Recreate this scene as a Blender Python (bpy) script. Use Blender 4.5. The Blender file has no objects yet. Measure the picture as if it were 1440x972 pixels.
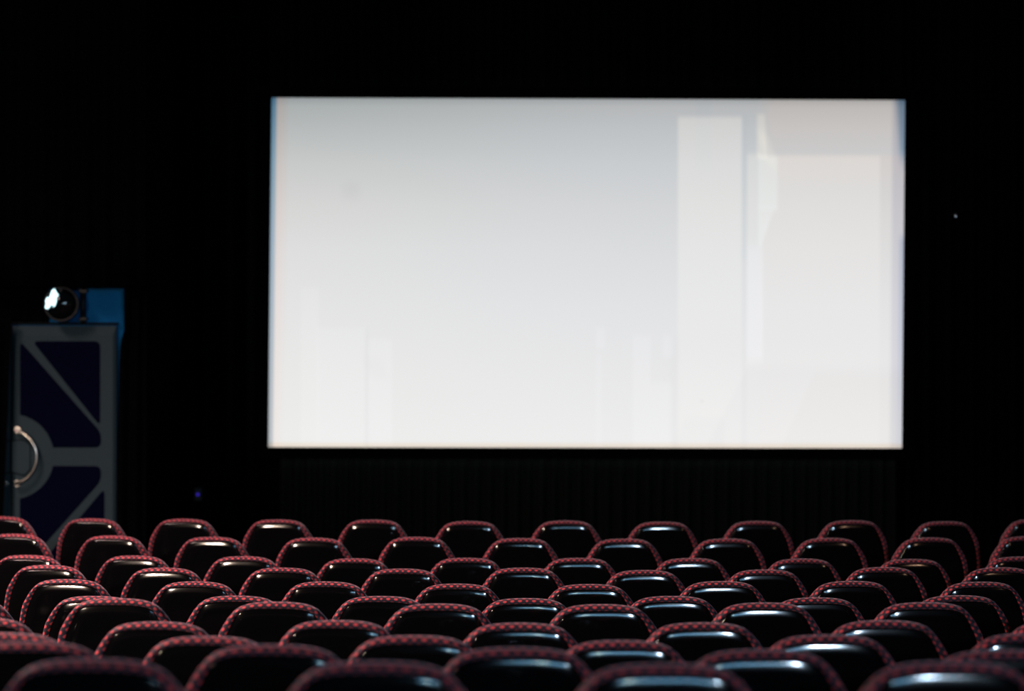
import bpy, math, random
from mathutils import Vector, Matrix

scn = bpy.context.scene
C = scn.collection
random.seed(7)

# ---------------------------------------------------------------- camera
CAM_Z = 2.0
FPX = 3450.0
cam_d = bpy.data.cameras.new('camera')
cam = bpy.data.objects.new('camera', cam_d)
C.objects.link(cam)
cam.location = (0, 0, CAM_Z)
cam.rotation_euler = (math.radians(90), math.radians(-0.1), 0)
cam_d.sensor_width = 36.0
cam_d.lens = FPX / 1440.0 * 36.0
cam_d.clip_end = 100
cam_d.dof.use_dof = True
cam_d.dof.focus_distance = 9.8
cam_d.dof.aperture_fstop = 2.5
scn.camera = cam

# ---------------------------------------------------------------- world + view
w = bpy.data.worlds.new('world')
scn.world = w
w.use_nodes = True
w.node_tree.nodes['Background'].inputs[0].default_value = (0, 0, 0, 1)
w.node_tree.nodes['Background'].inputs[1].default_value = 0.0
scn.view_settings.view_transform = 'Standard'
scn.view_settings.look = 'None'
scn.view_settings.gamma = 1.0
scn.view_settings.use_curve_mapping = False
scn.view_settings.exposure = 0.0

# ---------------------------------------------------------------- lamps of the auditorium
def point(name, loc, color, power, radius):
    d = bpy.data.lights.new(name, 'POINT')
    d.color = color; d.energy = power; d.shadow_soft_size = radius
    o = bpy.data.objects.new(name, d); C.objects.link(o); o.location = loc
    return o

def spot(name, loc, target, color, power, radius, cone):
    d = bpy.data.lights.new(name, 'SPOT')
    d.color = color; d.energy = power; d.shadow_soft_size = radius
    d.spot_size = math.radians(cone); d.spot_blend = 1.0
    o = bpy.data.objects.new(name, d); C.objects.link(o); o.location = loc
    o.rotation_euler = (Vector(target) - Vector(loc)).to_track_quat('-Z', 'Y').to_euler()
    return o
spot('warm_wall_lamp_light', (-4.9, 3.4, 2.65), (-2.6, 9.0, 0.9), (1.0, 0.76, 0.60), 1250, 0.22, 92)
point('warm_wall_lamp_light', (5.0, 5.0, 2.6), (1.0, 0.60, 0.38), 20, 0.07)
point('booth_lamp_light', (3.7, -8.0, 4.15), (0.58, 0.79, 1.0), 2300, 0.26)
point('booth_lamp_light', (0.4, -8.2, 3.6), (0.85, 1.0, 0.78), 60, 0.14)
# dimmed warm house light above the aisle on the door side
hd = bpy.data.lights.new('house_light', 'AREA')
hd.shape = 'RECTANGLE'; hd.size = 0.5; hd.size_y = 6.0; hd.color = (1.0, 0.70, 0.64); hd.energy = 400; hd.spread = math.radians(125)
ho = bpy.data.objects.new('house_light', hd); C.objects.link(ho)
ho.location = (-4.6, 10.5, 4.6); ho.rotation_euler = (0, math.radians(-18), 0)
# projection booth window in the back wall
ad = bpy.data.lights.new('booth_window_light', 'AREA')
ad.shape = 'RECTANGLE'; ad.size = 4.0; ad.size_y = 0.5; ad.color = (0.25, 0.62, 1.0); ad.energy = 110
ao = bpy.data.objects.new('booth_window_light', ad); C.objects.link(ao)
ao.location = (1.6, -10.6, 4.0); ao.rotation_euler = (math.radians(83), 0, 0)

# ---------------------------------------------------------------- materials
def mat(name, color, rough=0.6, spec=0.5, metal=0.0, sheen=0.0, sheen_tint=(1, 1, 1), emit=None, estr=0.0, noise=0.0, nscale=30.0, bump=0.0, coat=0.0):
    m = bpy.data.materials.new(name); m.use_nodes = True
    nt = m.node_tree; b = nt.nodes['Principled BSDF']
    b.inputs['Base Color'].default_value = (*color, 1)
    b.inputs['Roughness'].default_value = rough
    b.inputs['Specular IOR Level'].default_value = spec
    b.inputs['Metallic'].default_value = metal
    b.inputs['Sheen Weight'].default_value = sheen
    b.inputs['Sheen Tint'].default_value = (*sheen_tint, 1)
    b.inputs['Coat Weight'].default_value = coat
    if emit:
        b.inputs['Emission Color'].default_value = (*emit, 1)
        b.inputs['Emission Strength'].default_value = estr
    if noise or bump:
        tc = nt.nodes.new('ShaderNodeTexCoord'); n = nt.nodes.new('ShaderNodeTexNoise')
        n.inputs['Scale'].default_value = nscale; n.inputs['Detail'].default_value = 4
        nt.links.new(tc.outputs['Object'], n.inputs['Vector'])
        if noise:
            mx = nt.nodes.new('ShaderNodeMix'); mx.data_type = 'RGBA'
            mx.inputs[6].default_value = (*[c * (1 - noise) for c in color], 1)
            mx.inputs[7].default_value = (*[min(1, c * (1 + noise)) for c in color], 1)
            nt.links.new(n.outputs['Fac'], mx.inputs[0]); nt.links.new(mx.outputs[2], b.inputs['Base Color'])
        if bump:
            bp = nt.nodes.new('ShaderNodeBump'); bp.inputs['Strength'].default_value = bump; bp.inputs['Distance'].default_value = 0.01
            nt.links.new(n.outputs['Fac'], bp.inputs['Height']); nt.links.new(bp.outputs['Normal'], b.inputs['Normal'])
    return m

class NB:
    """small helper for scalar node maths"""
    def __init__(s, nt): s.nt = nt
    def m(s, op, a, b=None, c=None, clamp=False):
        n = s.nt.nodes.new('ShaderNodeMath'); n.operation = op; n.use_clamp = clamp
        for i, v in enumerate((a, b, c)):
            if v is None: continue
            if isinstance(v, (int, float)): n.inputs[i].default_value = v
            else: s.nt.links.new(v, n.inputs[i])
        return n.outputs[0]
    def step(s, x, e, soft):                     # 0 below e, 1 above
        n = s.nt.nodes.new('ShaderNodeMapRange'); n.interpolation_type = 'SMOOTHSTEP'
        s.nt.links.new(x, n.inputs[0]) 
        n.inputs[1].default_value = e - soft; n.inputs[2].default_value = e + soft
        n.inputs[3].default_value = 0; n.inputs[4].default_value = 1
        return n.outputs[0]

def fabric_material():
    m = bpy.data.materials.new('red_dotted_upholstery'); m.use_nodes = True
    nt = m.node_tree; b = nt.nodes['Principled BSDF']; nb = NB(nt)
    uv = nt.nodes.new('ShaderNodeUVMap'); uv.uv_map = 'UVMap'
    sp = nt.nodes.new('ShaderNodeSeparateXYZ'); nt.links.new(uv.outputs[0], sp.inputs[0])
    PU, PV = 0.0290, 0.0185
    v = nb.m('DIVIDE', sp.outputs[1], PV)
    row = nb.m('FLOOR', v)
    odd = nb.m('MODULO', nb.m('ABSOLUTE', row), 2.0)
    u = nb.m('ADD', nb.m('DIVIDE', sp.outputs[0], PU), nb.m('MULTIPLY', odd, 0.5))
    fu = nb.m('SUBTRACT', nb.m('FRACT', u), 0.5)
    fv = nb.m('SUBTRACT', nb.m('FRACT', v), 0.5)
    d = nb.m('SQRT', nb.m('ADD', nb.m('POWER', nb.m('MULTIPLY', fu, 1.6), 2.0), nb.m('POWER', nb.m('MULTIPLY', fv, 1.12), 2.0)))
    dot = nb.m('SUBTRACT', 1.0, nb.step(d, 0.41, 0.10))
    tc = nt.nodes.new('ShaderNodeTexCoord')
    n1 = nt.nodes.new('ShaderNodeTexNoise'); n1.inputs['Scale'].default_value = 420; n1.inputs['Detail'].default_value = 2
    nt.links.new(tc.outputs['Object'], n1.inputs['Vector'])
    base = nt.nodes.new('ShaderNodeMix'); base.data_type = 'RGBA'
    base.inputs[6].default_value = (0.008, 0.009, 0.016, 1); base.inputs[7].default_value = (0.038, 0.034, 0.050, 1)
    nt.links.new(n1.outputs['Fac'], base.inputs[0])
    red = nt.nodes.new('ShaderNodeMix'); red.data_type = 'RGBA'
    red.inputs[6].default_value = (0.46, 0.045, 0.055, 1); red.inputs[7].default_value = (0.80, 0.085, 0.095, 1)
    nt.links.new(n1.outputs['Fac'], red.inputs[0])
    mx = nt.nodes.new('ShaderNodeMix'); mx.data_type = 'RGBA'
    nt.links.new(dot, mx.inputs[0]); nt.links.new(base.outputs[2], mx.inputs[6]); nt.links.new(red.outputs[2], mx.inputs[7])
    nt.links.new(mx.outputs[2], b.inputs['Base Color'])
    b.inputs['Roughness'].default_value = 0.55
    b.inputs['Specular IOR Level'].default_value = 0.12
    b.inputs['Sheen Weight'].default_value = 0.32
    b.inputs['Sheen Roughness'].default_value = 0.35
    b.inputs['Sheen Tint'].default_value = (0.85, 0.80, 0.95, 1)
    bp = nt.nodes.new('ShaderNodeBump'); bp.inputs['Strength'].default_value = 0.35; bp.inputs['Distance'].default_value = 0.002
    hh = nb.m('ADD', nb.m('MULTIPLY', dot, 0.7), nb.m('MULTIPLY', n1.outputs['Fac'], 0.6))
    nt.links.new(hh, bp.inputs['Height']); nt.links.new(bp.outputs['Normal'], b.inputs['Normal'])
    return m

M = {}
M['fabric'] = fabric_material()
M['shell'] = mat('black_gloss_plastic', (0.0025, 0.0025, 0.003), rough=0.095, spec=0.55, bump=0.02, nscale=9)
M['plaincloth'] = mat('plain_dark_cloth', (0.008, 0.007, 0.010), rough=0.95, spec=0.05, noise=0.3, nscale=200)
M['frame'] = mat('black_powder_coat', (0.006, 0.006, 0.007), rough=0.5, spec=0.3)
M['velvet'] = mat('black_velvet', (0.0016, 0.0017, 0.0018), rough=1.0, spec=0.0, noise=0.3, nscale=60)
M['skirt'] = mat('charcoal_curtain_cloth', (0.0055, 0.0065, 0.0065), rough=1.0, spec=0.0, noise=0.2, nscale=60)
M['wallblack'] = mat('black_wall_paint', (0.0012, 0.0012, 0.0013), rough=0.95, spec=0.0, noise=0.2, nscale=8)
M['carpet'] = mat('dark_carpet', (0.006, 0.004, 0.005), rough=1.0, spec=0.0, noise=0.5, nscale=120, bump=0.3)
M['blue'] = mat('blue_painted_wall', (0.002, 0.092, 0.255), rough=0.8, spec=0.1, noise=0.25, nscale=9, bump=0.1)
M['doorgrey'] = mat('grey_door_paint', (0.026, 0.046, 0.056), rough=0.6, spec=0.12, noise=0.08, nscale=25)
M['doornavy'] = mat('navy_door_insert', (0.0016, 0.002, 0.012), rough=0.9, spec=0.02, noise=0.4, nscale=60)
M['groove'] = mat('dark_seam_rubber', (0.006, 0.008, 0.009), rough=0.9, spec=0.05)
M['chrome'] = mat('polished_metal', (0.60, 0.58, 0.55), rough=0.22, metal=1.0)
M['domeglass'] = mat('black_gloss_glass', (0.002, 0.003, 0.004), rough=0.06, spec=0.6)
M['paintedglint'] = mat('cool_white_painted_glint', (0.5, 0.8, 0.9), rough=0.4, emit=(0.62, 0.95, 1.0), estr=2.0)
M['led'] = mat('blue_led_glow', (0.02, 0.01, 0.2), rough=0.4, emit=(0.06, 0.02, 0.75), estr=0.5)

# ---------------------------------------------------------------- mesh helpers
def obj(name, verts, faces, material, parent=None, smooth=False, uvs=None):
    me = bpy.data.meshes.new(name)
    me.from_pydata([tuple(v) for v in verts], [], faces)
    if uvs is not None:
        ul = me.uv_layers.new(name='UVMap')
        i = 0
        for f in uvs:
            for q in f:
                ul.data[i].uv = q; i += 1
    me.materials.append(material)
    if smooth: me.polygons.foreach_set('use_smooth', [True] * len(me.polygons))
    me.update()
    o = bpy.data.objects.new(name, me); C.objects.link(o)
    if parent: o.parent = parent
    return o

def empty(name, loc=(0, 0, 0), rz=0.0):
    o = bpy.data.objects.new(name, None); C.objects.link(o)
    o.location = loc; o.rotation_euler = (0, 0, rz); o.empty_display_size = 0.1
    return o

def tag(o, label=None, cat=None, group=None, kind=None):
    if label: o['label'] = label
    if cat: o['category'] = cat
    if group: o['group'] = group
    if kind: o['kind'] = kind
    return o

def box_vf(x0, x1, y0, y1, z0, z1, off=0):
    v = [(x0, y0, z0), (x1, y0, z0), (x1, y1, z0), (x0, y1, z0), (x0, y0, z1), (x1, y0, z1), (x1, y1, z1), (x0, y1, z1)]
    f = [(0, 3, 2, 1), (4, 5, 6, 7), (0, 1, 5, 4), (1, 2, 6, 5), (2, 3, 7, 6), (3, 0, 4, 7)]
    return v, [tuple(i + off for i in q) for q in f]

def box(name, x0, x1, y0, y1, z0, z1, material, parent=None, bevel=0.0):
    v, f = box_vf(x0, x1, y0, y1, z0, z1)
    o = obj(name, v, f, material, parent)
    if bevel:
        b = o.modifiers.new('bevel', 'BEVEL'); b.width = bevel; b.segments = 3
        o.data.polygons.foreach_set('use_smooth', [True] * len(o.data.polygons))
        o.modifiers.new('wn', 'WEIGHTED_NORMAL')
    return o

def tube_vf(path, r, n=10, closed=False, off=0):
    V, F = [], []
    P = [Vector(p) for p in path]; L = len(P)
    up = Vector((0, 0, 1))
    for i, p in enumerate(P):
        t = (P[(i + 1) % L] - P[i - 1]) if (closed or 0 < i < L - 1) else (P[1] - P[0] if i == 0 else P[-1] - P[-2])
        t.normalize()
        a = t.cross(Vector((0, 1, 0)))
        if a.length < 1e-3: a = t.cross(Vector((1, 0, 0)))
        a.normalize(); b = t.cross(a)
        for k in range(n):
            an = 2 * math.pi * k / n
            V.append(p + (a * math.cos(an) + b * math.sin(an)) * r)
    for i in range(L if closed else L - 1):
        j = (i + 1) % L
        for k in range(n):
            F.append((i * n + k + off, i * n + (k + 1) % n + off, j * n + (k + 1) % n + off, j * n + k + off))
    if not closed:
        F.append(tuple(range(off, off + n))); F.append(tuple(reversed(range(off + (L - 1) * n, off + L * n))))
    return V, F

# ---------------------------------------------------------------- the room
FT = 0.95                                   # seat-back height above its own floor step
# row distance, arc offset of its middle seat, height of the back tops below the lens, index of that seat
ROWS = [(14.001, .308, -.9996), (13.020, .046, -1.0207), (12.016, -.221, -1.0409), (11.158, .054, -1.0136),
        (10.214, .324, -.9846), (9.280, .056, -.9492), (8.283, .304, -.8658), (7.384, .025, -.8294),
        (6.511, .291, -.7694), (5.499, .011, -.6739), (4.704, .292, -.6039)]
RAD, XC, PITCH = 16.2, .193, .55
floors = [CAM_Z + z - FT for _, _, z in ROWS]
XW, YF, YB, ZC = 5.6, 19.0, -11.0, 6.2
# stepped floor: one tread for each row
prof = [(YF + .2, floors[0])]
lv = floors[0]
steps = [(ROWS[i][0] - .22, floors[i]) for i in range(11)]
for i in range(11):
    y0 = steps[i][0]
    nxt = floors[i + 1] if i < 10 else floors[10] + .07
    prof += [(y0, floors[i]), (y0, nxt)]
lv = floors[10] + .07; yy = steps[10][0]
for k in range(4):
    yy -= .93
    prof += [(yy, lv), (yy, lv + .07)]; lv += .07
prof += [(YB - .2, lv)]
V, F = [], []
for x in (-XW - .1, XW + .1):
    for (y, z) in prof: V.append((x, y, z))
n = len(prof)
for i in range(n - 1): F.append((i, i + 1, n + i + 1, n + i))
b0 = len(V)
V += [(-XW - .1, YF + .2, -.3), (XW + .1, YF + .2, -.3), (XW + .1, YB - .2, -.3), (-XW - .1, YB - .2, -.3)]
F.append((b0, b0 + 1, b0 + 2, b0 + 3))
tag(obj('floor', V, F, M['carpet']), 'dark carpeted stepped floor under the seat rows', None, None, 'structure')
tag(box('wall_left', -XW - .2, -XW, YB - .2, YF + .2, -.3, ZC, M['wallblack']), 'black side wall on the door side', kind='structure')
tag(box('wall_right', XW, XW + .2, YB - .2, YF + .2, -.3, ZC, M['wallblack']), 'black side wall away from the door', kind='structure')
tag(box('wall_front', -XW, XW, YF, YF + .2, -.3, ZC, M['wallblack']), 'black front wall behind the cinema screen', kind='structure')
tag(box('wall_back', -XW, XW, YB - .2, YB, -.3, ZC, M['wallblack']), 'black back wall of the auditorium', kind='structure')
tag(box('ceiling', -XW - .2, XW + .2, YB - .2, YF + .2, ZC, ZC + .2, M['wallblack']), 'black ceiling of the auditorium', kind='structure')

def W(px, py, Y):                           # measured photo position -> world x, z at distance Y
    return (px - 720) * Y / FPX, CAM_Z + (486 - py) * Y / FPX

# ---------------------------------------------------------------- the screen
SY = 18.5
def screen_material():
    m = bpy.data.materials.new('projected_pale_picture'); m.use_nodes = True
    nt = m.node_tree; nt.nodes.remove(nt.nodes['Principled BSDF']); nb = NB(nt)
    uv = nt.nodes.new('ShaderNodeUVMap'); uv.uv_map = 'UVMap'
    sp = nt.nodes.new('ShaderNodeSeparateXYZ'); nt.links.new(uv.outputs[0], sp.inputs[0])
    px = nb.m('MULTIPLY', sp.outputs[0], 1000.0)
    py = nb.m('MULTIPLY', sp.outputs[1], 1000.0)
    def ramp(fac, stops):
        r = nt.nodes.new('ShaderNodeValToRGB'); r.color_ramp.interpolation = 'B_SPLINE' if False else 'LINEAR'
        nt.links.new(fac, r.inputs[0])
        e = r.color_ramp.elements
        while len(e) < len(stops): e.new(0.5)
        for i, (p, c) in enumerate(stops):
            e[i].position = p; e[i].color = (c[0] / 255, c[1] / 255, c[2] / 255, 1)
        return r.outputs[0]
    fy = nb.m('DIVIDE', nb.m('SUBTRACT', py, 138), 491)
    t = lambda y: (y - 138) / 491
    left = ramp(fy, [(t(139), (150, 156, 158)), (t(150), (168, 173, 173)), (t(180), (180, 184, 184)), (t(230), (198, 200, 199)), (t(290), (212, 212, 211)), (t(350), (221, 221, 221)), (t(430), (227, 227, 227)), (t(520), (232, 232, 231)), (t(610), (236, 236, 235))])
    right = ramp(fy, [(t(139), (160, 163, 165)), (t(150), (180, 182, 184)), (t(180), (189, 192, 195)), (t(230), (200, 203, 206)), (t(290), (210, 212, 214)), (t(350), (217, 219, 221)), (t(430), (225, 226, 228)), (t(520), (231, 231, 232)), (t(610), (236, 236, 236))])
    bx = nb.step(px, 640, 300)
    mx = nt.nodes.new('ShaderNodeMix'); mx.data_type = 'RGBA'
    nt.links.new(bx, mx.inputs[0]); nt.links.new(left, mx.inputs[6]); nt.links.new(right, mx.inputs[7])
    cur = [mx.outputs[2]]
    def rect(x0, x1, y0, y1, sx=2.5, sy=3.0, slx0=0.0, slx1=0.0, yref=0):
        # soft rectangle whose sides may lean (pixels per pixel of height)
        xa = nb.m('SUBTRACT', px, nb.m('MULTIPLY', nb.m('SUBTRACT', py, yref), slx0)) if slx0 else px
        xb = nb.m('SUBTRACT', px, nb.m('MULTIPLY', nb.m('SUBTRACT', py, yref), slx1)) if slx1 else px
        a = nb.m('MULTIPLY', nb.step(xa, x0, sx), nb.m('SUBTRACT', 1.0, nb.step(xb, x1, sx)))
        c = nb.m('MULTIPLY', nb.step(py, y0, sy), nb.m('SUBTRACT', 1.0, nb.step(py, y1, sy)))
        return nb.m('MULTIPLY', a, c)
    def fade(ya, yb, a, b):
        n = nt.nodes.new('ShaderNodeMapRange'); nt.links.new(py, n.inputs[0])
        n.inputs[1].default_value = ya; n.inputs[2].default_value = yb; n.inputs[3].default_value = a; n.inputs[4].default_value = b
        return n.outputs[0]
    def add(mask, rgb, fac=None):
        k = nb.m('MULTIPLY', mask, fac) if fac is not None else mask
        cmb = nt.nodes.new('ShaderNodeCombineXYZ')
        for i in range(3): nt.links.new(nb.m('MULTIPLY', k, rgb[i] / 255.0), cmb.inputs[i])
        a = nt.nodes.new('ShaderNodeVectorMath'); a.operation = 'ADD'
        nt.links.new(cur[0], a.inputs[0]); nt.links.new(cmb.outputs[0], a.inputs[1])
        cur[0] = a.outputs[0]
    f1 = fade(165, 480, 1.0, 0.22)
    # tall pale panel, wide panel and the bright slit between them
    add(rect(953, 1043, 164, 640, 3, 5), (20, 17, 13), f1)
    add(rect(1050, 1068, 216, 640, 3, 6), (16, 14, 10), f1)
    add(rect(1068, 1237, 218, 640, 3, 5), (19, 13, 8), f1)
    add(rect(1075, 1290, 120, 218, 14, 60), (9, 2, -3))
    add(rect(1237, 1290, 218, 640, 4, 5), (8, 2, -2), f1)
    add(rect(1064, 1075, 160, 222, 3, 5, 0, .05, 163), (17, 14, 9))
    add(rect(1075, 1088, 185, 224, 5, 14, .35, .35, 215), (9, 8, 5))
    add(rect(1066, 1093, 219, 296, 3, 6), (5, 9, 9))
    add(rect(1066, 1086, 296, 345, 3, 10, 0, -.35, 300), (5, 8, 8))
    add(rect(1050, 1073, 345, 508, 3, 14), (5, 5, 7))
    add(rect(1041, 1050, 163, 366, 3, 10), (-3, -2, -1))
    # pale uprights low down
    add(rect(423, 448, 405, 650, 3, 5), (2.5, 2.5, 2.5))
    add(rect(446, 514, 462, 650, 3, 6), (2.5, 2.5, 3))
    add(rect(513, 519, 462, 650, 3, 6), (-2.5, -2.5, -2))
    add(rect(518, 551, 477, 650, 3, 6), (3, 3, 3.5))
    add(rect(515, 540, 505, 533, 8, 10, .4, .4, 515), (-2, -2, -2))
    add(rect(838, 851, 461, 490, 3, 5), (3, 3, 4))
    add(rect(838, 846, 498, 650, 3, 8), (2, 2, 3))
    add(rect(890, 915, 472, 650, 3, 6), (3, 3, 3.5))
    add(rect(915, 945, 538, 650, 4, 6), (3, 3, 3.5))
    add(rect(932, 947, 472, 502, 4, 6), (3, 3, 3.5))
    add(rect(942, 955, 472, 650, 4, 8), (-2, -2, -2))
    # low rounded dark shapes, lower right
    add(rect(1019, 1300, 515, 650, 4, 12, -.5, 0, 580), (-2.5, -2.5, -2))
    add(rect(955, 1019, 588, 650, 6, 10, -.3, 0, 610), (-2.5, -2.5, -2))
    add(rect(1125, 1300, 525, 650, 4, 12, -.45, 0, 570), (-2, -2, -3))
    add(rect(481, 505, 257, 281, 10, 10), (-4, -4, -4))
    add(rect(978, 1000, 130, 235, 1.5, 20), (-1.5, -1, 0))
    # cool and rosy lens and light-leak fringes painted in at both side edges
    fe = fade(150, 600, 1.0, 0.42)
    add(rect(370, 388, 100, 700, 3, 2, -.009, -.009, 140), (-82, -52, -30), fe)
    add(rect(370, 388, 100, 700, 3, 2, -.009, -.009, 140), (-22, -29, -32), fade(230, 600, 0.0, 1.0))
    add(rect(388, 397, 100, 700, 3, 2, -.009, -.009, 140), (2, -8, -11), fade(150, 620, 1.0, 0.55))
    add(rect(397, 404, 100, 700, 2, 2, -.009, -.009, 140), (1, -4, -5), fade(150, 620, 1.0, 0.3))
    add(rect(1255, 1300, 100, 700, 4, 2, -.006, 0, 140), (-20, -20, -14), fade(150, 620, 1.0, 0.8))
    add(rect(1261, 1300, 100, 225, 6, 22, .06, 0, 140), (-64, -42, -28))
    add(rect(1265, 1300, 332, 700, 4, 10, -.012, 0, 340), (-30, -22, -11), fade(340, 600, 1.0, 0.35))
    add(rect(300, 1300, 623.5, 700, 9, 3), (-4, -14, -26))
    add(rect(986, 988, 563, 565, 2, 2), (-30, -28, -40))
    g = nt.nodes.new('ShaderNodeGamma'); g.inputs[1].default_value = 2.2
    nt.links.new(cur[0], g.inputs[0])
    em = nt.nodes.new('ShaderNodeEmission'); em.inputs[1].default_value = 1.0
    nt.links.new(g.outputs[0], em.inputs[0])
    nt.links.new(em.outputs[0], nt.nodes['Material Output'].inputs[0])
    return m
SM = screen_material()
corners = [(377.5, 629.5), (1268.5, 629.5), (1272, 140), (381.5, 138)]
sv = [(W(a, b, SY)[0], SY, W(a, b, SY)[1]) for a, b in corners]
scr = empty('cinema_screen', ((sv[0][0] + sv[1][0]) / 2, SY, sv[0][2]))
tag(scr, 'large bright white cinema screen in black masking on the front wall', 'screen')
o0 = Vector(scr.location)
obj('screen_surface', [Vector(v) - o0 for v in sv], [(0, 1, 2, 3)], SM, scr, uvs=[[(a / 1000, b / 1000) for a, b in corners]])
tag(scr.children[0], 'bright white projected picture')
def masking(pts):
    v = [Vector((a, SY - .03, b)) - o0 for a, b in pts] + [Vector((a, SY + .05, b)) - o0 for a, b in pts]
    n = len(pts)
    f = [tuple(range(n)), tuple(reversed(range(n, 2 * n)))] + [(i, n + i, n + (i + 1) % n, (i + 1) % n) for i in range(n)]
    obj('masking_border', v, f, M['velvet'], scr)
BLx, BLz = sv[0][0], sv[0][2]; BRx, BRz = sv[1][0], sv[1][2]; TRx, TRz = sv[2][0], sv[2][2]; TLx, TLz = sv[3][0], sv[3][2]
bd = .085
masking([(BLx - bd, BLz - bd), (BRx + bd, BRz - bd), (BRx, BRz), (BLx, BLz)])
masking([(BRx, BRz), (BRx + bd, BRz - bd), (TRx + bd, TRz + bd), (TRx, TRz)])
masking([(TLx, TLz), (TRx, TRz), (TRx + bd, TRz + bd), (TLx - bd, TLz + bd)])
masking([(BLx - bd, BLz - bd), (BLx, BLz), (TLx, TLz), (TLx - bd, TLz + bd)])
for bxx in (-1.6, 1.6):
    for bzz in (.4, 2.2):
        box('wall_bracket', bxx - .04, bxx + .04, .004, YF - SY - .012, bzz, bzz + .08, M['frame'], scr)

# ---------------------------------------------------------------- pleated curtains
def curtain(name, edge_l, edge_r, z0, z1, y, pitch, amp, material, seed, nz=10, hem=True):
    rnd = random.Random(seed)
    wid = edge_r((z0 + z1) / 2) - edge_l((z0 + z1) / 2)
    nx = max(12, int(wid / pitch * 10))
    ph = [0.0]
    for i in range(nx): ph.append(ph[-1] + 2 * math.pi / 10 * rnd.uniform(.6, 1.4))
    V, F = [], []
    for j in range(nz + 1):
        z = z0 + (z1 - z0) * j / nz
        a, b = edge_l(z), edge_r(z)
        for i in range(nx + 1):
            fl = 1.0 + .35 * (1 - j / nz)
            yy = y - amp * fl * math.sin(ph[i]) + .2 * amp * math.sin(ph[i] * .37 + j * .4)
            V.append((a + (b - a) * i / nx, yy, z))
    for j in range(nz):
        for i in range(nx):
            q = j * (nx + 1) + i
            F.append((q, q + 1, q + nx + 2, q + nx + 1))
    base = Vector(((edge_l(z0) + edge_r(z0)) / 2, y, z0))
    o = obj(name, [Vector(v) - base for v in V], F, material, smooth=True)
    o.location = base
    s = o.modifiers.new('thickness', 'SOLIDIFY'); s.thickness = .008
    return o
cst = lambda v: (lambda z: v)
FZ = floors[0]
tag(curtain('skirt_curtain', cst(W(392, 0, 18.7)[0]), cst(W(1262, 0, 18.7)[0]), FZ + .01, W(0, 640, 18.7)[1], 18.75, .10, .028, M['skirt'], 3),
    'charcoal pleated skirt curtain hanging below the bright screen', 'curtain')
tag(curtain('side_curtain', cst(-2.40), cst(BLx - .06), FZ + .01, ZC - .1, 18.78, .16, .045, M['velvet'], 4),
    'black pleated curtain between the screen and the grey door', 'curtain')
tag(curtain('side_curtain', cst(BRx + .06), cst(XW - .05), FZ + .01, ZC - .1, 18.78, .16, .045, M['velvet'], 5),
    'black pleated curtain beside the screen edge away from the door', 'curtain')
tag(curtain('valance', cst(BLx - .05), cst(BRx + .05), TRz + .03, ZC - .1, 18.78, .16, .04, M['velvet'], 6),
    'black pleated valance hanging above the bright screen', 'curtain')

# small glowing pilot lamp low on the curtain, and a tiny stud on the other side
x, z = W(277, 697, 18.5)
pl = empty('pilot_lamp', (x, 18.565, z - .03)); tag(pl, 'tiny blue pilot lamp on a black box beside the screen', 'lamp')
box('housing', -.03, .03, 0, .12, -.02, .08, M['frame'], pl, bevel=.006)
v, f = tube_vf([(0, -.012, .03), (0, 0, .03)], .011, 12); obj('lens', v, f, M['led'], pl); tag(pl.children[-1], 'blue glowing lens')
x, z = W(1343, 298, 18.6)
st = empty('curtain_hook', (x, 18.6, z)); tag(st, 'tiny pale metal hook on the black curtain beside the screen', 'hook')
v, f = tube_vf([(0, .15, .0), (0, .02, 0), (0, 0, -.004), (0, -.012, -.018), (0, 0, -.032)], .006, 8); obj('hook_rod', v, f, M['chrome'], st, True)

# ---------------------------------------------------------------- exit door corner
DY = 16.3
dx = lambda p: (p - 720) * DY / FPX
dz = lambda p: CAM_Z + (486 - p) * DY / FPX
XR_WALL = dx(188)
wl = box('wall_corner', -XW, XR_WALL, DY, DY + .12, FZ - .02, ZC, M['blue']); tag(wl, 'blue painted wall around the exit door', kind='structure')
wl2 = box('wall_corner_return', XR_WALL - .12, XR_WALL, DY + .12, YF, FZ - .02, ZC, M['wallblack']); tag(wl2, 'black return wall beside the exit door', kind='structure')

def round_poly(pts, r, seg=5):
    out = []; n = len(pts)
    for i in range(n):
        p, a, b = Vector(pts[i][:2]), Vector(pts[i - 1][:2]), Vector(pts[(i + 1) % n][:2])
        rr = pts[i][2] if len(pts[i]) > 2 else r
        if rr == 0: out.append((p.x, p.y)); continue
        u, v = (a - p), (b - p)
        k = min(rr, u.length * .48, v.length * .48)
        s, e = p + u.normalized() * k, p + v.normalized() * k
        for j in range(seg + 1):
            t = j / seg
            q = s * (1 - t) ** 2 + p * 2 * t * (1 - t) + e * t * t
            out.append((q.x, q.y))
    return out

def slab(name, pts, y0, y1, material, parent, pillow=0.0):
    """extruded outline (x, z); front face at y0 with a small soft edge"""
    n = len(pts); cx = sum(p[0] for p in pts) / n; cz = sum(p[1] for p in pts) / n
    ins = [(p[0] + (cx - p[0]) * .06, p[1] + (cz - p[1]) * .06) for p in pts]
    V = [(p[0], y1, p[1]) for p in pts] + [(p[0], y0 + (y1 - y0) * .4, p[1]) for p in pts] + [(p[0], y0, p[1]) for p in ins]
    F = []
    for k in (0, 1):
        for i in range(n):
            j = (i + 1) % n
            F.append((k * n + i, k * n + j, (k + 1) * n + j, (k + 1) * n + i))
    F.append(tuple(range(2 * n, 3 * n)))
    F.append(tuple(reversed(range(n))))
    o = obj(name, V, F, material, parent)
    import bmesh
    bm = bmesh.new(); bm.from_mesh(o.data); bmesh.ops.recalc_face_normals(bm, faces=bm.faces); bm.to_mesh(o.data); bm.free()
    return o

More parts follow.
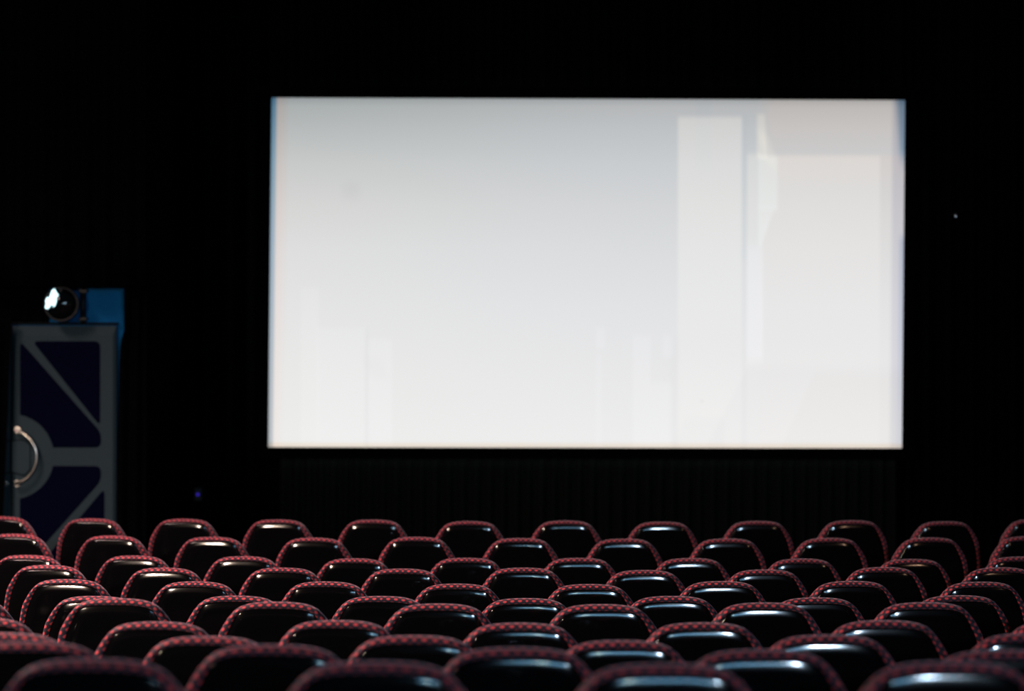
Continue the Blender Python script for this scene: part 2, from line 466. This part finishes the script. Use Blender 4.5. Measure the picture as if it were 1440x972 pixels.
seam = dx(18.3); HZ = dz(643)
LEAF_W = dx(165) - seam
door_root = empty('door_1', (seam, DY, FZ)); tag(door_root, 'grey double exit door with navy inserts and curved metal handles', kind='structure')
PXM = DY / FPX
def leaf(sgn, label):
    L = empty('door_leaf', (0, 0, 0)); L.parent = door_root; L['label'] = label
    g = .004
    z1 = dz(459.5) - FZ
    xs = sorted((sgn * g, sgn * LEAF_W))
    pts = [(xs[0], .012), (xs[1], .012), (xs[1], z1), (xs[0], z1)]
    slab('panel', pts, -.05, -.006, M['doorgrey'], L)
    lx = lambda p: sgn * (p - 18.3) * PXM
    lz = lambda p: dz(p) - FZ
    arcR = 60
    def arc(y_from, y_to, n=10, up=True):
        # points on the hub circle between x=30.5 and the bar
        out = []
        a0 = math.asin(12.2 / arcR); a1 = math.acos(13 / arcR)
        for i in range(n + 1):
            a = a0 + (a1 - a0) * i / n
            out.append((18.3 + arcR * math.sin(a), 643 - (1 if up else -1) * arcR * math.cos(a), 0))
        return out
    A = [(47.5, 481), (142.7, 481), (142.7, 600)]
    B = [(30.5, 481), (144, 609), (144, 630)] + list(reversed(arc(0, 0, up=True)))
    mir = lambda P: [(a[0], 1286 - a[1]) + tuple(a[2:]) for a in P]
    Cc = mir(B); Dd = [(50, 805), (149, 805), (149, 687)]
    for P in (A, B, Cc, Dd):
        rp = round_poly(P, 9)
        slab('insert_panel', [(lx(a), lz(b)) for a, b in rp], -.056, -.048, M['doornavy'], L)
    # octagonal push plate whose dark outline also paints in the handle's shadow
    oc = [(19, 620), (38, 619), (46, 626), (46, 662), (38, 671), (19, 666)]
    rp = round_poly(oc, 2)
    slab('plate_edge_and_shadow', [(lx(a), lz(b)) for a, b in rp], -.053, -.048, M['groove'], L)
    cx, cy = 30, 643
    slab('push_plate', [(lx(cx + (a - cx) * .93), lz(cy + (b - cy) * .94)) for a, b in rp], -.058, -.05, M['doorgrey'], L)
    # kick plate at the foot
    slab('kick_plate', [(lx(28), .03), (lx(158), .03), (lx(158), .22), (lx(28), .22)], -.054, -.048, M['groove'], L)
    # half-ring pull handle
    h = empty('handle', (0, 0, 0)); h.parent = L; h['label'] = 'curved polished metal pull handle'
    path = [(lx(27), -.05, HZ - FZ + 37.5 * PXM)]
    for i in range(19):
        a = math.radians(78 - 156 * i / 18)
        path.append((lx(18.3 + 38 * math.cos(a)), -.11, HZ - FZ + 38 * PXM * math.sin(a)))
    path.append((lx(27), -.05, HZ - FZ - 37.5 * PXM))
    v, f = tube_vf(path, .0105, 12)
    obj('grip', v, f, M['chrome'], h, True)
    for s2 in (1, -1):
        v, f = tube_vf([(lx(27), -.056, HZ - FZ + s2 * 37.5 * PXM), (lx(27), -.048, HZ - FZ + s2 * 37.5 * PXM)], .022, 16)
        obj('rose', v, f, M['chrome'], h)
leaf(1, 'door leaf with its full pattern of navy inserts showing')
leaf(-1, 'door leaf mostly hidden behind the black curtain')
box('seam_strip', -.004, .004, -.046, -.006, .012, dz(459.5) - FZ, M['groove'], door_root)
# lintel just above the leaves
box('lintel', -LEAF_W - .02, LEAF_W + .006, -.045, 0, dz(458) - FZ, dz(454.5) - FZ, M['groove'], door_root)

# curtain that screens the wall beside and above the door
def lin(pts):
    def fn(z):
        if z <= pts[0][0]: return pts[0][1]
        for (za, xa), (zb, xb) in zip(pts, pts[1:]):
            if z <= zb: return xa + (xb - xa) * (z - za) / (zb - za)
        return pts[-1][1]
    return fn
CY = 16.12
cx_ = lambda p: (p - 720) * CY / FPX
cz_ = lambda p: CAM_Z + (486 - p) * CY / FPX
tag(curtain('door_curtain', cst(-XW + .03), lin([(FZ, cx_(-1)), (cz_(728), cx_(3)), (cz_(460), cx_(14)), (cz_(400), cx_(17))]), FZ + .01, cz_(446), CY, .13, .02, M['velvet'], 11, nz=24),
    'black curtain hanging over one leaf of the grey double door', 'curtain')
tag(curtain('door_curtain', lin([(FZ, cx_(165)), (cz_(700), cx_(165)), (cz_(520), cx_(167.5)), (cz_(482), cx_(169)), (cz_(468), cx_(174)), (cz_(400), cx_(174))]), cst(cx_(205)), FZ + .01, cz_(404), CY, .09, .02, M['velvet'], 12, nz=40),
    'narrow black curtain hanging at the hinge edge of the grey door', 'curtain')
tag(curtain('pelmet', cst(-XW + .03), cst(cx_(207)), cz_(405), ZC - .1, CY - .09, .14, .02, M['velvet'], 13),
    'black pleated pelmet above the grey double door', 'curtain')
tag(curtain('short_drape', cst(-XW + .03), lin([(0, cx_(62)), (9, cx_(62))]), cz_(455), cz_(402), DY - .032, .10, .010, M['velvet'], 14),
    'short black drape behind the round spotlight above the door', 'curtain')

# conduit pipe above the door
cp = empty('conduit_pipe', (dx(118), DY - .03, dz(458))); tag(cp, 'short black conduit pipe running up the blue wall above the door', 'pipe')
hgt = dz(400) - dz(458)
v, f = tube_vf([(0, 0, 0), (0, 0, hgt)], .019, 14); obj('pipe', v, f, M['frame'], cp, True)
for zz in (.03, hgt - .06):
    box('clip', -.026, .026, -.022, .03, zz, zz + .018, M['frame'], cp)

# round spotlight above the door
LY = 16.13
lxx, lzz = (87 - 720) * LY / FPX, CAM_Z + (429 - 486) * -LY / FPX
sl = empty('dome', (lxx, LY, lzz)); tag(sl, 'round black spotlight with a cool white glint above the grey door', 'dome')  # reflective dome whose glint is a glowing patch, not a lit lamp
RL = 24.5 * LY / FPX
def revolve(name, prof, material, parent, n=40):       # prof: (radius, y)
    V, F = [], []
    for r, y in prof:
        for k in range(n):
            a = 2 * math.pi * k / n
            V.append((r * math.cos(a), y, r * math.sin(a)))
    for i in range(len(prof) - 1):
        for k in range(n):
            F.append((i * n + k, i * n + (k + 1) % n, (i + 1) * n + (k + 1) % n, (i + 1) * n + k))
    return obj(name, V, F, material, parent, True)
revolve('housing', [(RL * .97, -.02), (RL, .0), (RL * .97, .04), (RL * .8, .09), (RL * .5, .13), (RL * .2, .15), (.002, .152)], M['frame'], sl)
revolve('rim_ring', [(RL * .90, -.034), (RL * .98, -.038), (RL * 1.02, -.028), (RL * 1.0, -.012), (RL * .9, -.012), (RL * .90, -.034)], M['frame'], sl)
revolve('lens', [(RL * .92, -.026), (RL * .8, -.040), (RL * .6, -.054), (RL * .35, -.064), (RL * .15, -.068), (.001, -.069)], M['domeglass'], sl)
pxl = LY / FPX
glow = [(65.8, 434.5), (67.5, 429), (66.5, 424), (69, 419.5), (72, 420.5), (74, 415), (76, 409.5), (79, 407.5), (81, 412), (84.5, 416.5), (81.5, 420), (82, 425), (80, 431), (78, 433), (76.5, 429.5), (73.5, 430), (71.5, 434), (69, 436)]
slab('painted_glint', [((a - 87) * pxl, -(b - 429) * pxl) for a, b in glow], -.078, -.055, M['paintedglint'], sl)  # emission patch painted in as the reflected glint on the glass
tag(sl.children[-1], 'bright cool white glint painted on as a glowing patch')
for (a, b, r) in ((87.5, 410, 1.6), (108, 440, 1.5)):
    v, f = tube_vf([((a - 87) * pxl, -.062 if r > 1.55 else -.045, -(b - 429) * pxl), ((a - 87) * pxl, -.03, -(b - 429) * pxl)], r * pxl, 10)
    obj('screw', v, f, M['frame'], sl)
v, f = tube_vf([(0, .14, 0), (0, DY - LY, 0)], .014, 10)
obj('bracket', v, f, M['frame'], sl)
box('wall_plate', -.05, .05, DY - LY - .01, DY - LY, -.05, .05, M['frame'], sl)

# ---------------------------------------------------------------- cinema seats
S = PITCH
FC = [(0, 0), (.10, .003), (.185, .015), (.247, .042), (.295, .089), (.337, .15), (.372, .22), (.40, .35), (.418, .5), (.425, .75), (.40, .90), (.30, .945), (0, .95)]
SC = [(0, .027), (.10, .0285), (.178, .037), (.230, .057), (.262, .098), (.290, .152), (.320, .218), (.350, .335), (.368, .48), (.376, .74), (.355, .86), (.27, .885), (0, .89)]
IC = [(0, .156), (.09, .157), (.15, .160), (.182, .170), (.205, .192), (.230, .24), (.256, .305), (.286, .40), (.304, .50), (.308, .70), (.29, .78), (.22, .80), (0, .80)]
def closed_curve(ctrl, sub=5):
    P = [Vector((a * S, -b * S)) for a, b in ctrl]
    full = P + [Vector((-p.x, p.y)) for p in reversed(P[1:-1])]
    n = len(full); out = []
    for i in range(n):
        p0, p1, p2, p3 = full[i - 1], full[i], full[(i + 1) % n], full[(i + 2) % n]
        for j in range(sub):
            t = j / sub
            out.append(.5 * ((2 * p1) + (p2 - p0) * t + (2 * p0 - 5 * p1 + 4 * p2 - p3) * t * t + (3 * p1 - p0 - 3 * p2 + p3) * t ** 3))
    return out
fc, sc, ic = closed_curve(FC), closed_curve(SC), closed_curve(IC)
NC = len(fc)
RECL = math.radians(9)
BH = .95 * S
def place(p, y):                              # outline point (x, z below top) -> reclined seat coordinates
    zz = p.y + BH                             # height above the bottom edge of the back
    c, s = math.cos(RECL), math.sin(RECL)
    Y = y * c - zz * s
    Z = y * s + zz * c
    Y0 = -.004 * c - BH * s
    Z0 = -.004 * s + BH * c
    return (p.x, Y - Y0, Z - Z0 + FT - .0045)
def loft(name, rings, material, parent, cap=True, uv_u=None):
    V, F, UV = [], [], []
    n = NC
    arc = [0]
    for i in range(n): arc.append(arc[-1] + (fc[(i + 1) % n] - fc[i]).length)
    vv = [0.0]
    for r in range(len(rings) - 1):
        a, b = rings[r], rings[r + 1]
        pa = Vector(place(a[0][0], a[1])); pb = Vector(place(b[0][0], b[1]))
        vv.append(vv[-1] + (pa - pb).length)
    for pts, y in rings:
        for p in pts: V.append(place(p, y))
    for r in range(len(rings) - 1):
        for i in range(n):
            j = (i + 1) % n
            F.append((r * n + i, r * n + j, (r + 1) * n + j, (r + 1) * n + i))
            UV.append([(arc[i], vv[r]), (arc[i + 1], vv[r]), (arc[i + 1], vv[r + 1]), (arc[i], vv[r + 1])])
    for ring, rev in ((0, True), (len(rings) - 1, False)):
        idx = [ring * n + i for i in range(n)]
        if rev: idx.reverse()
        F.append(tuple(idx)); UV.append([(arc[k % n], vv[ring]) for k in idx])
    return obj(name, V, F, material, parent, True, UV)
mixc = lambda A, B, t: [a * (1 - t) + b * t for a, b in zip(A, B)]
ctr = Vector((0, -.45 * S))
scl = lambda A, k: [ctr + (a - ctr) * k for a in A]

def make_seat():
    root = empty('cinema_chair')
    fr = [(mixc(fc, sc, 1.25), -.020), (mixc(fc, sc, 1.08), -.028), (mixc(fc, sc, .92), -.0325), (mixc(fc, sc, .74), -.0345), (mixc(fc, sc, .55), -.0345),
          (mixc(fc, sc, .37), -.032), (mixc(fc, sc, .21), -.0275), (mixc(fc, sc, .09), -.021), (mixc(fc, sc, .02), -.013), (mixc(fc, sc, 0), -.004),
          (scl(fc, .992), .007), (scl(fc, .972), .020), (scl(fc, .94), .036), (scl(fc, .89), .054), (scl(fc, .82), .071), (scl(fc, .70), .085), (scl(fc, .5), .094), (scl(fc, .25), .098), (scl(fc, .06), .099)]
    bk = loft('back_cushion', fr, M['fabric'], root); tag(bk, 'black upholstery rim with red woven dots')
    bk.data.materials.append(M['plaincloth'])           # plain dark cloth put on the unseen sitting side to keep shell reflections black
    for p in bk.data.polygons:
        if p.index >= 12 * NC and p.index < (len(fr) - 1) * NC: p.material_index = 1
    bk.data.polygons[len(bk.data.polygons) - 1].material_index = 1
    # rounded lip, a shallow chamfer (19 to 14 degrees) that catches the lamps, then the flat back
    sh = [(sc, -.010), (sc, -.026), (mixc(sc, ic, .02), -.0300), (mixc(sc, ic, .045), -.0322)]
    LT = .129 * S
    t, y = .06, -.0333
    while t < 1.0001:
        sh.append((mixc(sc, ic, t), y))
        dt = .02 if t < .48 else .065
        tm = t + dt / 2
        if tm < .28: sl_ = 19 - 4.5 * (tm - .06) / .22
        elif tm < .46: sl_ = 14.5 - 12.5 * (tm - .28) / .18
        else: sl_ = 2.0 * max(0, 1 - (tm - .46) / .54)
        y -= math.tan(math.radians(sl_)) * dt * LT
        t += dt
    for k in (.8, .5, .2, .03): sh.append((scl(ic, k), y - .0008 * (1 - k)))
    s_ = loft('back_shell', sh, M['shell'], root); tag(s_, 'glossy black plastic back shell')
    # seat cushion, tipped up a little, with rounded front
    V, F = [], []
    nx, ny = 10, 10
    sec = [(.10, .36), (.095, .43), (.13, .465), (.22, .462), (.34, .468), (.44, .476), (.50, .465), (.525, .43), (.51, .39), (.45, .365), (.30, .355)]
    ring = len(sec)
    UV = []
    for i in range(nx + 1):
        t = -1 + 2 * i / nx
        k = 1 - .22 * abs(t) ** 6
        for (y, z) in sec: V.append((t * .205, .31 + (y - .31) * (1 - .04 * abs(t) ** 4), .415 + (z - .415) * k))
    for i in range(nx):
        for j in range(ring):
            F.append((i * ring + j, i * ring + (j + 1) % ring, (i + 1) * ring + (j + 1) % ring, (i + 1) * ring + j))
            UV.append([(i * .041, j * .05), (i * .041, (j + 1) * .05), ((i + 1) * .041, (j + 1) * .05), ((i + 1) * .041, j * .05)])
    F.append(tuple(range(ring))); UV.append([(0, j * .05) for j in range(ring)])
    F.append(tuple(reversed(range(nx * ring, (nx + 1) * ring)))); UV.append([(0, j * .05) for j in range(ring)])
    obj('seat_cushion', V, F, M['plaincloth'], root, True, UV)
    box('seat_pan', -.19, .19, .12, .48, .325, .362, M['shell'], root, bevel=.012)
    for sx in (-1, 1):
        # side standard: foot, upright and armrest
        x0 = sx * .243
        pts = [(.16, .0), (.34, .0), (.34, .012), (.29, .03), (.285, .50), (.33, .60), (.12, .60), (.165, .50), (.215, .03), (.16, .012)]
        v = [(x0 - .012, a, b) for a, b in pts] + [(x0 + .012, a, b) for a, b in pts]
        n = len(pts)
        f = [tuple(range(n)), tuple(reversed(range(n, 2 * n)))] + [(i, n + i, n + (i + 1) % n, (i + 1) % n) for i in range(n)]
        obj('leg', v, f, M['frame'], root)
        box('armrest', x0 - .016, x0 + .016, .06, .38, .598, .632, M['shell'], root, bevel=.012)
        a, b = sorted((x0, sx * .17))
        box('side_bracket', a, b, .13, .17, .40, .44, M['frame'], root)
    return root

def copy_tree(root):
    r = root.copy(); C.objects.link(r)
    for ch in root.children:
        c = ch.copy(); C.objects.link(c); c.parent = r
    return r

# small vertical unevenness measured seat by seat (pixels), first listed seat index k relative to the middle
JIT = {0: (-5, [-.9, .2, .5, 1.3, -.1, 1.0, -.6, .1, .4, -2.0]), 1: (-4, [-.4, -.6, -.4, 1.6, .5, -.2, -.2, .1, -.4]),
       2: (-4, [-1.2, .2, 1.0, -.7, .9, 1.3, .9, -.4, -2.0]), 3: (-4, [-.1, -1.6, .1, -.1, 2.0, -1.2, -.8, 1.7, -.1]),
       4: (-4, [-.1, -1.1, .5, -1.5, -1.6, 2.4, 1.9, -.5]), 5: (-3, [-2.8, -.1, 1.0, -1.1, 2.1, -.5, 1.3]),
       6: (-3, [2.5, -.2, -1.3, -1.6, .6, 0]), 7: (-2, [-2.6, 1.5, -.9, -.2, 2.2]), 8: (-3, [-.1, -1.9, 1.1, -4.9, 2.6, 3.2]),
       9: (-2, [3.8, 2.5, .1, -2.4, -4.1]), 10: (-2, [1.0, 0, -1.8, .7])}
ORD = ['first', 'second', 'third', 'fourth', 'fifth', 'sixth', 'seventh', 'eighth', 'ninth', 'tenth', 'eleventh', 'twelfth', 'thirteenth']
proto = None
for i, (d, x0, z) in enumerate(ROWS):
    lst = []
    for k in range(-8, 9):
        a = k * PITCH + x0 - XC
        ph = a / RAD
        X = XC + RAD * math.sin(ph); Y = d + RAD * (1 - math.cos(ph))
        u = 720 + FPX * X / Y; hw = .44 * PITCH * FPX / Y
        if u + hw < 2 or u - hw > 1438: continue
        k0, js = JIT[i]
        j = js[k - k0] if 0 <= k - k0 < len(js) else 0.0
        lst.append((X, Y, floors[i] + j * Y / FPX, ph))
    for q, (X, Y, Z, ph) in enumerate(lst):
        if proto is None: o = proto = make_seat()
        else: o = copy_tree(proto)
        o.location = (X, Y, Z); o.rotation_euler = (0, 0, ph)
        tag(o, '%s cinema chair from the door side in the %s chair row from the screen' % (ORD[q], ORD[i]), 'chair', 'cinema chairs in the %s row from the screen' % ORD[i])
